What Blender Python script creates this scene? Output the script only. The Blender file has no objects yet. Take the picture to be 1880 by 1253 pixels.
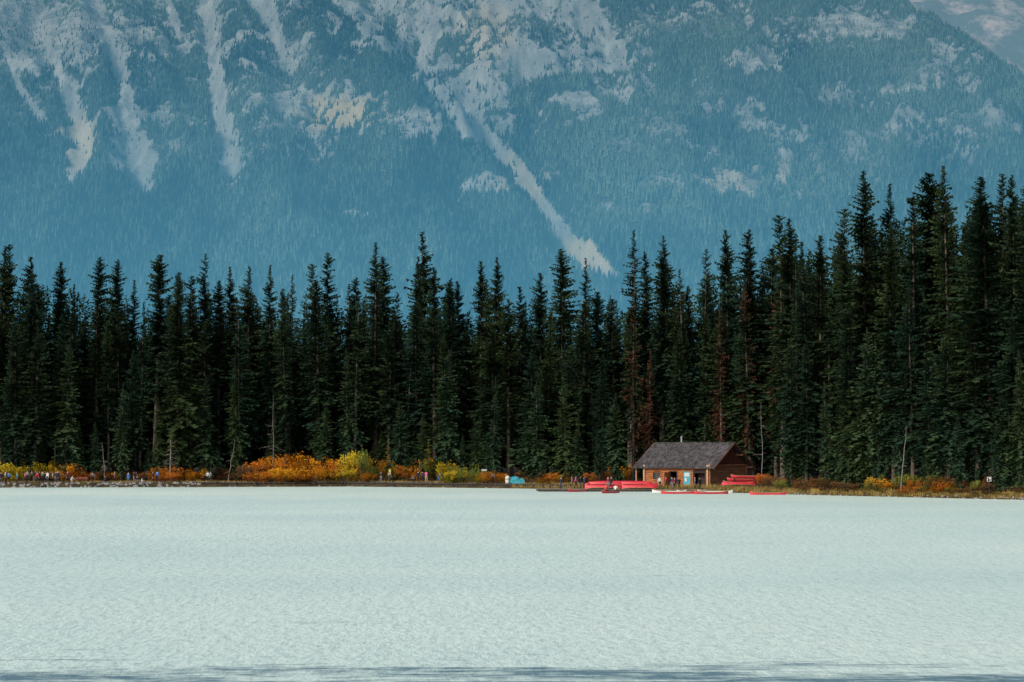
import bpy, bmesh, math, random
import numpy as np
from mathutils import Vector, Matrix
R=random.Random(7); NR=np.random.RandomState(7)
scene=bpy.context.scene; col=scene.collection
# ---------------- camera ----------------
F=3890.0; CH=6.0; TAU=math.atan(203.5/F)
ct,st=math.cos(TAU),math.sin(TAU)
cam=bpy.data.cameras.new("camera"); co=bpy.data.objects.new("camera",cam); col.objects.link(co)
co.location=(0,0,CH); co.rotation_euler=(math.pi/2+TAU,0,0)
cam.sensor_width=36; cam.lens=F/1880*36; cam.clip_start=0.5; cam.clip_end=40000
scene.camera=co
def P(u,v,d):
    q=626.5-v; y=F*ct-q*st; k=d/y
    return ((u-940)*k, d, CH+(F*st+q*ct)*k)
def UV(x,y,z):
    dz=z-CH; dep=y*ct+dz*st; q=(-y*st+dz*ct)/dep*F
    return 940+x/dep*F, 626.5-q
# ---------------- world/light ----------------
AZ=222; EL=36
w=bpy.data.worlds.new("World"); scene.world=w; w.use_nodes=True
nt=w.node_tree; sky=nt.nodes.new('ShaderNodeTexSky'); sky.sky_type='NISHITA'; sky.sun_disc=False
sky.sun_elevation=math.radians(EL); sky.sun_rotation=math.radians(AZ)
sky.air_density=1.0; sky.dust_density=2.5
bg=nt.nodes['Background']; bg.inputs[1].default_value=0.145; nt.links.new(sky.outputs[0],bg.inputs[0])
sl=bpy.data.lights.new("sun","SUN"); sl.energy=2.9; sl.angle=math.radians(12); sl.color=(1,0.95,0.87)
so=bpy.data.objects.new("sun",sl); col.objects.link(so)
el=math.radians(EL); az=math.radians(AZ)
S=Vector((math.sin(az)*math.cos(el),math.cos(az)*math.cos(el),math.sin(el)))
so.rotation_euler=S.to_track_quat('Z','Y').to_euler()
scene.view_settings.view_transform='Standard'
# ---------------- noise ----------------
TB=NR.rand(256,256)
def vn(x,y,s=0):
    x=np.asarray(x,float)+s*17.3; y=np.asarray(y,float)+s*31.7
    xi=np.floor(x).astype(int); yi=np.floor(y).astype(int); fx=x-xi; fy=y-yi
    fx=fx*fx*(3-2*fx); fy=fy*fy*(3-2*fy)
    a=TB[xi&255,yi&255]; b=TB[(xi+1)&255,yi&255]; c=TB[xi&255,(yi+1)&255]; d=TB[(xi+1)&255,(yi+1)&255]
    return (a*(1-fx)+b*fx)*(1-fy)+(c*(1-fx)+d*fx)*fy
def fbm(x,y,o=4,s=0):
    t=0;a=.5;n=0
    for i in range(o):
        t=t+a*vn(x*2**i,y*2**i,s+i); n+=a; a*=.5
    return t/n
def ss(a,b,x):
    t=np.clip((x-a)/(b-a),0,1); return t*t*(3-2*t)
# ---------------- material helpers ----------------
def newmat(name):
    m=bpy.data.materials.new(name); m.use_nodes=True; return m
def N(m,t,**k):
    n=m.node_tree.nodes.new(t)
    for a,b in k.items(): setattr(n,a,b)
    return n
def L(m,a,b): m.node_tree.links.new(a,b)
def mixc(m,fac,a,b,blend='MIX'):
    n=N(m,'ShaderNodeMix',data_type='RGBA',blend_type=blend)
    for s,vv in ((n.inputs[0],fac),(n.inputs[6],a),(n.inputs[7],b)):
        if hasattr(vv,'links'): L(m,vv,s)
        else: s.default_value=vv if not isinstance(vv,tuple) else (vv+(1,))[:4]
    return n.outputs[2]
def mathn(m,op,a,b=0.5,clamp=False):
    n=N(m,'ShaderNodeMath',operation=op,use_clamp=clamp)
    for s,vv in ((n.inputs[0],a),(n.inputs[1],b)):
        if hasattr(vv,'links'): L(m,vv,s)
        else: s.default_value=vv
    return n.outputs[0]
def maprange(m,v,a,b,c,d):
    n=N(m,'ShaderNodeMapRange'); L(m,v,n.inputs[0])
    for i,x in enumerate((a,b,c,d)): n.inputs[i+1].default_value=x
    return n.outputs[0]
def noise(m,scale=(1,1,1),detail=4,coord='pos',rough=.55):
    mp=N(m,'ShaderNodeMapping'); mp.inputs['Scale'].default_value=scale
    if coord=='pos': L(m,N(m,'ShaderNodeNewGeometry').outputs['Position'],mp.inputs[0])
    else: L(m,N(m,'ShaderNodeTexCoord').outputs['Object'],mp.inputs[0])
    n=N(m,'ShaderNodeTexNoise'); n.inputs['Scale'].default_value=1; n.inputs['Detail'].default_value=detail
    n.inputs['Roughness'].default_value=rough
    L(m,mp.outputs[0],n.inputs['Vector']); return n.outputs[0]
def simple(name,c,rough=.7,var=.35,scale=3.0,sc3=None,bump=0,spec=.3,coord='obj'):
    m=newmat(name); b=m.node_tree.nodes['Principled BSDF']; b.inputs['Roughness'].default_value=rough
    b.inputs['Specular IOR Level'].default_value=spec
    n=noise(m,sc3 or (scale,)*3,5,coord)
    f=maprange(m,n,.3,.7,0,1)
    dk=tuple(x*(1-var) for x in c); lt=tuple(min(1,x*(1+var)) for x in c)
    L(m,mixc(m,f,dk,lt),b.inputs['Base Color'])
    if bump:
        bn=N(m,'ShaderNodeBump'); bn.inputs['Strength'].default_value=bump; bn.inputs['Distance'].default_value=.05
        L(m,n,bn.inputs['Height']); L(m,bn.outputs[0],b.inputs['Normal'])
    return m
def mesh(name,v,f,mats=(),smooth=False,mi=None):
    me=bpy.data.meshes.new(name); me.from_pydata([tuple(p) for p in v],[],[tuple(q) for q in f])
    for m in mats: me.materials.append(m)
    if mi is not None: me.polygons.foreach_set('material_index',mi)
    if smooth: me.polygons.foreach_set('use_smooth',[True]*len(me.polygons))
    me.update(); return me
def obj(name,me,parent=None,loc=None,label=None,cat=None,group=None,kind=None,rot=None,scale=None):
    o=bpy.data.objects.new(name,me); col.objects.link(o)
    if parent: o.parent=parent
    if loc is not None: o.location=loc
    if rot is not None: o.rotation_euler=rot
    if scale is not None: o.scale=scale
    if label:o['label']=label
    if cat:o['category']=cat
    if group:o['group']=group
    if kind:o['kind']=kind
    return o
class MB:
    def __init__(s): s.v=[];s.f=[];s.m=[]
    def add(s,v,f,m=0):
        n=len(s.v); s.v+= [tuple(p) for p in v]; s.f+=[tuple(i+n for i in q) for q in f]; s.m+=[m]*len(f)
    def box(s,a,b,m=0):
        x0,y0,z0=a;x1,y1,z1=b
        s.add([(x0,y0,z0),(x1,y0,z0),(x1,y1,z0),(x0,y1,z0),(x0,y0,z1),(x1,y0,z1),(x1,y1,z1),(x0,y1,z1)],
              [(0,3,2,1),(4,5,6,7),(0,1,5,4),(1,2,6,5),(2,3,7,6),(3,0,4,7)],m)
    def cyl(s,p,q,r0,r1=None,n=8,m=0,cap=True):
        r1=r0 if r1 is None else r1
        p=Vector(p);q=Vector(q); d=(q-p).normalized()
        a=d.orthogonal().normalized(); b=d.cross(a)
        vs=[]
        for c,r in ((p,r0),(q,r1)):
            for i in range(n):
                t=2*math.pi*i/n; vs.append(c+a*math.cos(t)*r+b*math.sin(t)*r)
        fs=[(i,(i+1)%n,n+(i+1)%n,n+i) for i in range(n)]
        if cap: fs+=[tuple(range(n-1,-1,-1)),tuple(range(n,2*n))]
        s.add(vs,fs,m)
    def mk(s,name,mats,smooth=False): return mesh(name,s.v,s.f,mats,smooth,s.m)

# ---------------- shoreline / ground ----------------
SH=[(-900,894),(-400,895),(0,895.5),(360,894.5),(640,893.5),(950,897),(1160,901),(1300,903.5),(1450,908),(1880,918),(2300,925),(3200,940)]
shx=[];shy=[]
for u,v in SH:
    d=CH*F/(v-830); shx.append((u-940)/F*d); shy.append(d)
def shore(x): return np.interp(x,shx,shy)
def locate(u,s):
    y=330.
    for _ in range(8): x=(u-940)/F*y; y=float(np.interp(x,shx,shy))+s
    return (u-940)/F*y,y
def gz(x,y):
    s=y-shore(x)-1.2*(fbm(np.asarray(x)/6.0,np.asarray(y)/50.0,3,5)-.5)
    z=np.interp(s,[-30,-4,0,1.2,4,15,60,400,3000],[-3,-1.0,-0.05,.42,.72,.95,1.7,8,30])
    return z+np.where(s>1,(fbm(np.asarray(x)/5.,np.asarray(y)/5.,3,9)-.5)*.25,0)
xs=np.unique(np.concatenate([np.arange(-140,140,.8),np.linspace(-3500,-140,40),np.linspace(140,3500,40)]))
ys=np.unique(np.concatenate([[-400,0,150],np.arange(225,400,.8),np.linspace(400,4400,50)]))
X,Y=np.meshgrid(xs,ys); Z=gz(X,Y)
def gridmesh(name,X,Y,Z,mats,smooth=True):
    h,wd=X.shape; me=bpy.data.meshes.new(name)
    me.vertices.add(h*wd); me.vertices.foreach_set('co',np.stack([X,Y,Z],-1).ravel())
    idx=np.arange(h*wd).reshape(h,wd)
    q=np.stack([idx[:-1,:-1],idx[:-1,1:],idx[1:,1:],idx[1:,:-1]],-1).reshape(-1,4)
    me.loops.add(q.size); me.loops.foreach_set('vertex_index',q.ravel())
    me.polygons.add(len(q)); me.polygons.foreach_set('loop_start',np.arange(len(q))*4); me.polygons.foreach_set('loop_total',np.full(len(q),4))
    me.polygons.foreach_set('use_smooth',np.full(len(q),smooth))
    for m in mats: me.materials.append(m)
    me.update(); me.validate(); return me
mg=newmat("forest_floor"); b=mg.node_tree.nodes['Principled BSDF']; b.inputs['Roughness'].default_value=.95; b.inputs['Specular IOR Level'].default_value=.1
n1=noise(mg,(.5,.5,.5),6); n2=noise(mg,(4,4,4),4)
c=mixc(mg,maprange(mg,n1,.4,.6,0,1),(.022,.02,.013),(.08,.06,.025)); c=mixc(mg,maprange(mg,n2,.45,.65,0,.6),c,(.12,.085,.04))
L(mg,c,b.inputs['Base Color'])
obj("ground",gridmesh("ground",X,Y,Z,[mg]),label="dark forest floor and grassy bank along the lake",cat="ground",kind="structure")
mp_=simple("gravel_path",(.2,.18,.15),.95,.25,2,coord='pos')
px=np.arange(-130,20,1.0); pv=[];pf=[]
for i,x in enumerate(px):
    for k in range(6):
        yy=shore(x)+4+k*1.0; pv.append((x,yy,float(gz(x,yy))+.05))
for i in range(len(px)-1):
    for k in range(5): a=i*6+k; pf.append((a,a+6,a+7,a+1))
obj("path",mesh("path",pv,pf,[mp_],True),label="pale gravel lakeshore path behind the stone edge",cat="path",kind="structure")

# ---------------- water ----------------
mw=newmat("glacial_water"); t=mw.node_tree; t.nodes.remove(t.nodes['Principled BSDF']); out=t.nodes['Material Output']
dif=N(mw,'ShaderNodeBsdfDiffuse'); glo=N(mw,'ShaderNodeBsdfGlossy'); glo.inputs['Roughness'].default_value=.45
mx=N(mw,'ShaderNodeMixShader')
L(mw,dif.outputs[0],mx.inputs[1]);L(mw,glo.outputs[0],mx.inputs[2]);L(mw,mx.outputs[0],out.inputs[0])
wa=noise(mw,(2.6,1.1,1),5,rough=.66); wb=noise(mw,(.8,.3,1),3); wc=noise(mw,(.008,.022,1),4); wd_=noise(mw,(7,2.6,1),2); we=noise(mw,(.07,.03,1),4,rough=.55)
hgt=mathn(mw,'ADD',mathn(mw,'MULTIPLY',wa,.5),mathn(mw,'MULTIPLY',wb,.4))
bn=N(mw,'ShaderNodeBump'); bn.inputs['Strength'].default_value=.9; bn.inputs['Distance'].default_value=.3
L(mw,hgt,bn.inputs['Height']); L(mw,bn.outputs[0],dif.inputs['Normal']); L(mw,bn.outputs[0],glo.inputs['Normal'])
c=mixc(mw,maprange(mw,wc,.36,.64,0,1),(.56,.70,.61),(.69,.79,.67))
c=mixc(mw,maprange(mw,we,.45,.68,0,.22),c,(.40,.57,.52))
c=mixc(mw,maprange(mw,wa,.48,.66,0,.50),c,(.33,.48,.45))  # darker dashes: wave shading painted into the water colour
c=mixc(mw,maprange(mw,wd_,.52,.7,0,.42),c,(.33,.49,.47))
sep=N(mw,'ShaderNodeSeparateXYZ'); L(mw,N(mw,'ShaderNodeNewGeometry').outputs['Position'],sep.inputs[0])
near=maprange(mw,sep.outputs[1],55.0,64.0,1,0)
st1=noise(mw,(.10,.42,1),3,rough=.5); st2=noise(mw,(.8,2.2,1),3,rough=.6)
sm_=mathn(mw,'ADD',mathn(mw,'MULTIPLY',near,.26),mathn(mw,'ADD',mathn(mw,'MULTIPLY',st1,.5),mathn(mw,'MULTIPLY',st2,.5)))
fac=maprange(mw,sm_,.60,.76,0,.9)
c=mixc(mw,fac,c,(.06,.14,.18))  # dark faces of the near waves painted as colour streaks
L(mw,c,dif.inputs['Color']); glo.inputs['Color'].default_value=(.85,.92,.88,1)
L(mw,maprange(mw,fac,0,1,.2,.06),mx.inputs[0])
obj("water",mesh("water",[(-3000,-300,0),(3000,-300,0),(3000,600,0),(-3000,600,0)],[(0,1,2,3)],[mw]),label="pale milky turquoise lake with fine wind ripples",cat="lake",kind="structure")

# ---------------- mountain ----------------
def dpl(u,v,pl):
    best=np.full(u.shape,1e9)
    for (a,b_,w0),(c_,d_,w1) in zip(pl[:-1],pl[1:]):
        dx,dy=c_-a,d_-b_; tt=np.clip(((u-a)*dx+(v-b_)*dy)/(dx*dx+dy*dy),0,1)
        d=np.hypot(u-a-tt*dx,v-b_-tt*dy)/(w0+(w1-w0)*tt); best=np.minimum(best,d)
    return best
CHU=[[(70,40,5),(95,100,8),(120,160,12),(140,210,18),(155,260,25),(150,300,23),(130,330,8)],
[(160,-20,20),(185,50,18),(215,110,13),(232,170,16),(232,230,28),(245,290,44),(270,345,16)],
[(375,-30,16),(385,60,18),(395,130,12),(402,200,16),(415,260,26),(420,320,24)],
[(455,-30,26),(490,20,18),(512,80,12),(525,125,6)],
[(15,110,5),(35,160,7),(75,215,8)],[(300,-20,7),(318,30,8),(330,70,4)]]
GUL=[(850,205,28),(880,250,19),(930,290,17),(965,330,16),(1000,380,15),(1025,420,16),(1055,455,24),(1095,485,22),(1125,505,10)]
RIB=[(540,-60,1),(640,60,1),(720,120,1),(800,190,1),(900,300,1),(1000,410,1)]
def mz(x,y):
    z0=.62*(y-3850)
    u,v=UV(x,y,z0)
    z=z0
    for c_ in CHU: z=z-42*np.exp(-(dpl(u,v,[(a,b,28) for a,b,_ in c_]))**2)
    z=z-70*np.exp(-(dpl(u,v,[(a,b,44) for a,b,_ in GUL]))**2)
    z=z+95*np.exp(-(dpl(u,v,[(a-30,b+10,48) for a,b,_ in RIB]))**2)
    rg=1-2*np.abs(fbm(x/260.+y/900.,y/800.,3,3)-.5)
    z=z+165*(rg-.75)
    rg=1-2*np.abs(fbm(x/90.,y/260.,3,11)-.5)
    z=z+60*(rg-.75)+12*(fbm(x/22.,y/28.,3,21)-.5)
    u,v=UV(x,y,z)
    rv=np.interp(u,[1500,1640,1700,1780,1880,2100],[-400,-14,26,72,142,260])+(fbm(u/30.,u*0.,3,6)-.5)*18
    tl=y*np.tan(TAU+np.arctan((626.5-rv)/F))+CH
    over=z-tl
    z=np.where(over>0,tl-over*.6,z)
    return z
def band(u,v,rows,n):
    vs=[r[0] for r in rows]; a=np.interp(v,vs,[r[1] for r in rows]); b_=np.interp(v,vs,[r[2] for r in rows])
    e=np.minimum(u-a,b_-u)+n*50
    return ss(-4,8,e)*(v<=vs[-1])
SCR=[(-400,300,1000),(-20,585,1085),(0,600,1095),(60,660,1140),(100,715,1165),(132,748,1165),(140,756,1000),(160,778,950),(185,800,915),(210,822,882),(232,842,868)]
ELL=[(1055,188,52,17,.95),(1395,110,50,24,.75),(1345,335,60,22,.85),(1440,312,22,38,.75),(1470,345,25,20,.75),(1130,383,62,9,.85),(1240,335,55,14,.7),(895,340,45,15,.75),(652,394,20,8,1),
(600,200,100,38,.8),(640,222,50,20,1),(520,185,75,28,.8),(760,225,60,22,.7),(50,112,48,24,1),(105,60,110,48,.8),(20,20,60,40,.85),(1560,45,70,24,.75),(1640,55,45,16,.85),(1200,235,60,22,.55),(1580,262,50,28,.5),(1145,258,50,16,.55),
(1420,390,40,12,.55),(1700,130,60,15,.5),(440,300,40,22,.5),(560,120,30,40,.5),(1250,40,90,22,.5),(1800,230,60,18,.45),(1000,320,30,12,.5),(830,390,10,25,.5),(60,200,40,30,.4),(1500,180,50,16,.45),(1700,250,40,14,.45),(1300,170,40,12,.4)]
def masks(x,y,z):
    u,v=UV(x,y,z)
    n=fbm(x/34.,y/45.,4,31)-.5; n2=fbm(x/14.,y/16.,3,41)-.5; n3=fbm(x/110.,y/80.,4,51)
    bare=np.zeros(x.shape); smooth_=np.zeros(x.shape)
    for c_ in CHU: bare=np.maximum(bare,ss(1.25,.65,dpl(u,v,c_)+n*1.3+n2*.9))
    bare=np.maximum(bare,ss(1.2,.7,dpl(u,v,GUL)+n*1.0+n2*.9))
    scr=band(u,v,SCR,n+n2*.6)
    cl=ss(1.2,.6,np.hypot((u-850)/75,(v-95)/65))*ss(.50,.56,.5+n+n2*.6)*.85
    cl=np.maximum(cl,ss(1.2,.8,np.hypot((u-716)/12,(v-55)/28)+n*1.5)); cl=np.maximum(cl,ss(1.2,.8,np.hypot((u-752)/13,(v-85)/40)+n*1.5))
    cl=np.maximum(cl,ss(1.2,.7,np.hypot((u-1010)/60,(v-60)/20+(u-1010)/60*-.7)+n*2)*.6)
    cl=np.maximum(cl,.6*ss(.10,.17,n+n2*.7))
    smooth_=np.maximum(bare,scr*(1-cl))
    bare=smooth_.copy()
    for a,b_,ru,rv,s_ in ELL: bare=np.maximum(bare,s_*ss(1.35,.6,np.hypot((u-a)/ru,(v-b_)/rv)+n*2.4+n2*2.2))
    hi=ss(430,180,v)
    bare=np.maximum(bare,ss(.57,.70,n3+n*.3+n2*.5)*(.15+.6*hi))
    leftrock=ss(260,40,v)*ss(640,480,u)*.7
    bare=np.maximum(bare,leftrock*ss(-.02,.12,n+n2*.5))
    warm=np.zeros(x.shape)
    warm=np.maximum(warm,ss(1.3,.5,np.hypot((u-630)/80,(v-210)/32)+n))  # yellow meadow, its sunlit brightness painted into the ground colour
    warm=np.maximum(warm,.8*ss(1.4,.5,np.hypot((u-1085)/70,(v-470)/35)))
    warm=np.maximum(warm,.5*ss(1.3,.5,np.hypot((u-140)/60,(v-270)/60)))
    warm=np.maximum(warm,.4*ss(1.3,.5,np.hypot((u-1380)/130,(v-330)/50)))
    warm=np.maximum(warm,.4*ss(1.3,.5,np.hypot((u-890)/60,(v-60)/60)))
    warm=np.maximum(warm,.4*ss(1.3,.5,np.hypot((u-960)/60,(v-330)/60)))
    return bare,warm,u,v,scr,smooth_
X,Y=np.meshgrid(np.arange(-2100,2100,4.6),np.arange(3800,6600,4.6)); Zm=mz(X,Y)
bare,warm,u_,v_,scr,smo=masks(X,Y,Zm)
def painted_haze(m,shader,lo,hi,z0,z1,clo,chi,out):  # airlight painted on: blue emission mixed into the surface material by height
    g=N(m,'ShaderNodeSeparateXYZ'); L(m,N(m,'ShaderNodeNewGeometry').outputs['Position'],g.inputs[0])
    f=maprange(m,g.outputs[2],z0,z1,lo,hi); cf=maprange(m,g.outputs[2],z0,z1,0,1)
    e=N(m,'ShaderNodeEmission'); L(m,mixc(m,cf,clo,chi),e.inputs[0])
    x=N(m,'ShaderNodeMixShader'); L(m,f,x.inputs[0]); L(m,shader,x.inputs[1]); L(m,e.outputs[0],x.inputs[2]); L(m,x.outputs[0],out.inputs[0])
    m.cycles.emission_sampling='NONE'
HLO=(.10,.36,.535);HHI=(.095,.29,.43)  # glow colours of the painted airlight, low and high on the slope
mm=newmat("mountain_rock_painted_haze"); t=mm.node_tree; t.nodes.remove(t.nodes['Principled BSDF']); out=t.nodes['Material Output']
at=N(mm,'ShaderNodeAttribute'); at.attribute_name='bare'; aw=N(mm,'ShaderNodeAttribute'); aw.attribute_name='warm'; asm=N(mm,'ShaderNodeAttribute'); asm.attribute_name='scree'
k1=noise(mm,(.035,.006,.008),6,rough=.6); k2=noise(mm,(.12,.12,.12),5,rough=.7); k3=noise(mm,(.01,.006,.03),6,rough=.7); k4=noise(mm,(.006,.003,.003),4)
rock=mixc(mm,maprange(mm,k3,.40,.62,0,1),(.38,.37,.33),(.16,.17,.155))
rock=mixc(mm,maprange(mm,k2,.50,.66,0,.65),rock,(.10,.12,.10))
scc=mixc(mm,maprange(mm,k1,.38,.62,0,1),(.165,.17,.155),(.32,.315,.28))
scc=mixc(mm,maprange(mm,k4,.4,.6,0,.5),scc,(.17,.18,.17)); scc=mixc(mm,maprange(mm,k2,.52,.66,0,.5),scc,(.09,.10,.09))
rock=mixc(mm,asm.outputs['Fac'],rock,scc)
rock=mixc(mm,mathn(mm,'MULTIPLY',aw.outputs['Fac'],.65),rock,(.56,.41,.19))
ed=mathn(mm,'ADD',at.outputs['Fac'],mathn(mm,'MULTIPLY',mathn(mm,'SUBTRACT',k2,.5),1.4))
c=mixc(mm,maprange(mm,ed,.2,.72,0,1),(.03,.05,.035),rock)
d=N(mm,'ShaderNodeBsdfDiffuse'); L(mm,c,d.inputs[0])
bn=N(mm,'ShaderNodeBump'); bn.inputs['Distance'].default_value=10; L(mm,k2,bn.inputs['Height']); L(mm,maprange(mm,asm.outputs['Fac'],0,1,1,.5),bn.inputs['Strength']); L(mm,bn.outputs[0],d.inputs['Normal'])
painted_haze(mm,d.outputs[0],.60,.46,250,1150,HLO,HHI,out)
me=gridmesh("mountain",X,Y,Zm,[mm])
for nm,arr in(('bare',bare),('warm',warm),('scree',smo)):
    a=me.attributes.new(nm,'FLOAT','POINT'); a.data.foreach_set('value',arr.ravel())
obj("mountain",me,label="hazy blue mountainside with scree chutes and a long gully",cat="mountain",kind="structure")
X,Y=np.meshgrid(np.linspace(-500,9000,220),np.linspace(8500,17500,260))
Z2=300+.55*(Y-8500)+500*(fbm(X/900,Y/900,4,60)-.5)+120*(fbm(X/150,Y/190,4,61)-.5)
mf=newmat("far_rock_painted_haze"); t=mf.node_tree; t.nodes.remove(t.nodes['Principled BSDF']); out=t.nodes['Material Output']
k1=noise(mf,(.004,.002,.004),7,rough=.7); k2=noise(mf,(.03,.03,.03),5)
c=mixc(mf,maprange(mf,k1,.46,.58,0,1),(.05,.07,.06),(.42,.32,.27)); c=mixc(mf,maprange(mf,k2,.45,.65,0,.5),c,(.1,.11,.12))
d=N(mf,'ShaderNodeBsdfDiffuse'); L(mf,c,d.inputs[0]); painted_haze(mf,d.outputs[0],.66,.58,500,3200,(.13,.30,.42),(.17,.32,.42),out)
obj("mountain",gridmesh("far_mountain",X,Y,Z2,[mf]),label="paler distant rocky mountain beyond the forested crest",cat="mountain",kind="structure")
n=180000
tx=NR.uniform(-1750,1750,n); ty=NR.uniform(4150,6350,n)
keep=np.abs(tx)<ty*.275; tx=tx[keep];ty=ty[keep]
tz=mz(tx,ty); ba,wa_,tu,tv,sc,sm=masks(tx,ty,tz)
dens=(1-ss(.15,.85,ba))*(.6+.8*ss(.35,.6,fbm(tx/45.,ty/45.,3,71)))+.10*(1-.55*sm)
keep=(NR.rand(len(tx))<dens)&(tv>-60)&(tv<640); tx=tx[keep];ty=ty[keep];tz=tz[keep];tv=tv[keep]; ba=ba[keep]; tu=tu[keep]
H=np.interp(tv,[0,500],[12,22])*NR.uniform(.6,1.45,len(tx))*(1-.35*ba)
nt_=len(tx); k=5
ang=np.arange(k)*2*np.pi/k
unit=[];
for (z0,r) in ((.08,.155),(.45,.10)):
    for a in ang: unit.append((math.cos(a)*r,math.sin(a)*r,z0))
unit.append((0,0,.78)); unit.append((0,0,1.0)); unit=np.array(unit)
rot=NR.uniform(0,6.28,nt_); wdt=NR.uniform(.8,1.3,nt_)
cx=unit[None,:,0]*np.cos(rot)[:,None]-unit[None,:,1]*np.sin(rot)[:,None]; cy=unit[None,:,0]*np.sin(rot)[:,None]+unit[None,:,1]*np.cos(rot)[:,None]
V=np.stack([tx[:,None]+cx*(H*wdt)[:,None],ty[:,None]+cy*(H*wdt)[:,None],tz[:,None]+unit[None,:,2]*H[:,None]-.5],-1).reshape(-1,3)
tri=[(i,(i+1)%k,10) for i in range(k)]+[(5+i,5+(i+1)%k,11) for i in range(k)]; tri=np.array(tri)
Tr=(tri[None]+(np.arange(nt_)*12)[:,None,None]).reshape(-1,3)
def trimesh(name,V,Tr,sh,an,mat):
    me=bpy.data.meshes.new(name); me.vertices.add(len(V)); me.vertices.foreach_set('co',V.ravel())
    me.loops.add(Tr.size); me.loops.foreach_set('vertex_index',Tr.ravel()); me.polygons.add(len(Tr))
    me.polygons.foreach_set('loop_start',np.arange(len(Tr))*3); me.polygons.foreach_set('loop_total',np.full(len(Tr),3))
    me.update(); a=me.attributes.new(an,'FLOAT','POINT'); a.data.foreach_set('value',sh); me.materials.append(mat); return me
base_t=1.3*(fbm(tx/130.,ty/260.,3,81)-.38)+.15*ss(900,1300,tu)-.25*ss(100,0,np.abs(tu-(640+ (tv-60)*1.15)))  # relief shading put into the tree tint: right slope lighter, rib darker
tint=np.repeat(np.clip(base_t+NR.rand(nt_)**2*.7,0,1),12)
mt=newmat("conifers_painted_haze"); t=mt.node_tree; t.nodes.remove(t.nodes['Principled BSDF']); out=t.nodes['Material Output']
at=N(mt,'ShaderNodeAttribute'); at.attribute_name='tint'
c=mixc(mt,at.outputs['Fac'],(.005,.013,.015),(.11,.16,.115))
d=N(mt,'ShaderNodeBsdfDiffuse'); L(mt,c,d.inputs[0]); painted_haze(mt,d.outputs[0],.60,.46,250,1150,HLO,(.065,.24,.375),out)
obj("mountain_forest",trimesh("mountain_forest",V,Tr,tint,'tint',mt),label="blue hazy conifer forest covering the mountainside",cat="forest",kind="stuff")

# ---------------- conifers ----------------
def barkmat(name,c): return simple(name,c,.95,.4,1,(3,3,.8),.4,.1)
M_bark=barkmat("grey_brown_bark",(.10,.08,.066)); M_dead=barkmat("dead_grey_wood",(.17,.15,.14))
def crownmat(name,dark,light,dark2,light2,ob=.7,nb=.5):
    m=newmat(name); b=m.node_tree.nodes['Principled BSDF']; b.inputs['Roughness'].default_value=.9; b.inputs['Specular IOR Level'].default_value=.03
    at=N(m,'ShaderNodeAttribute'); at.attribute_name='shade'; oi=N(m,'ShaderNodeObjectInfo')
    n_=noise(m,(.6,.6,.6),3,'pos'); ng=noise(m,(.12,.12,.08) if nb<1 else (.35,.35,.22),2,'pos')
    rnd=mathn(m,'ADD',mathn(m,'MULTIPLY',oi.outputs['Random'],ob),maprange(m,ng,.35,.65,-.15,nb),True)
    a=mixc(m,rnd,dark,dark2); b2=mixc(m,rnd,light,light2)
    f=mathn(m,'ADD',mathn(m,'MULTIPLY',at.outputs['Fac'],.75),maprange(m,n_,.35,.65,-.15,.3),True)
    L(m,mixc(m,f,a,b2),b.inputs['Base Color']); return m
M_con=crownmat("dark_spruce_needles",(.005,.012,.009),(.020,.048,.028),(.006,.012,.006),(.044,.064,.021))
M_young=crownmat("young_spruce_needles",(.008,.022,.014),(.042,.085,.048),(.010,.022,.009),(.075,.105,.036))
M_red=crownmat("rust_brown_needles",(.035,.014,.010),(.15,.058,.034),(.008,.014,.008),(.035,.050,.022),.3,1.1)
M_lar=crownmat("yellow_larch_needles",(.06,.045,.01),(.38,.25,.03),(.04,.045,.01),(.22,.20,.03))
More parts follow.
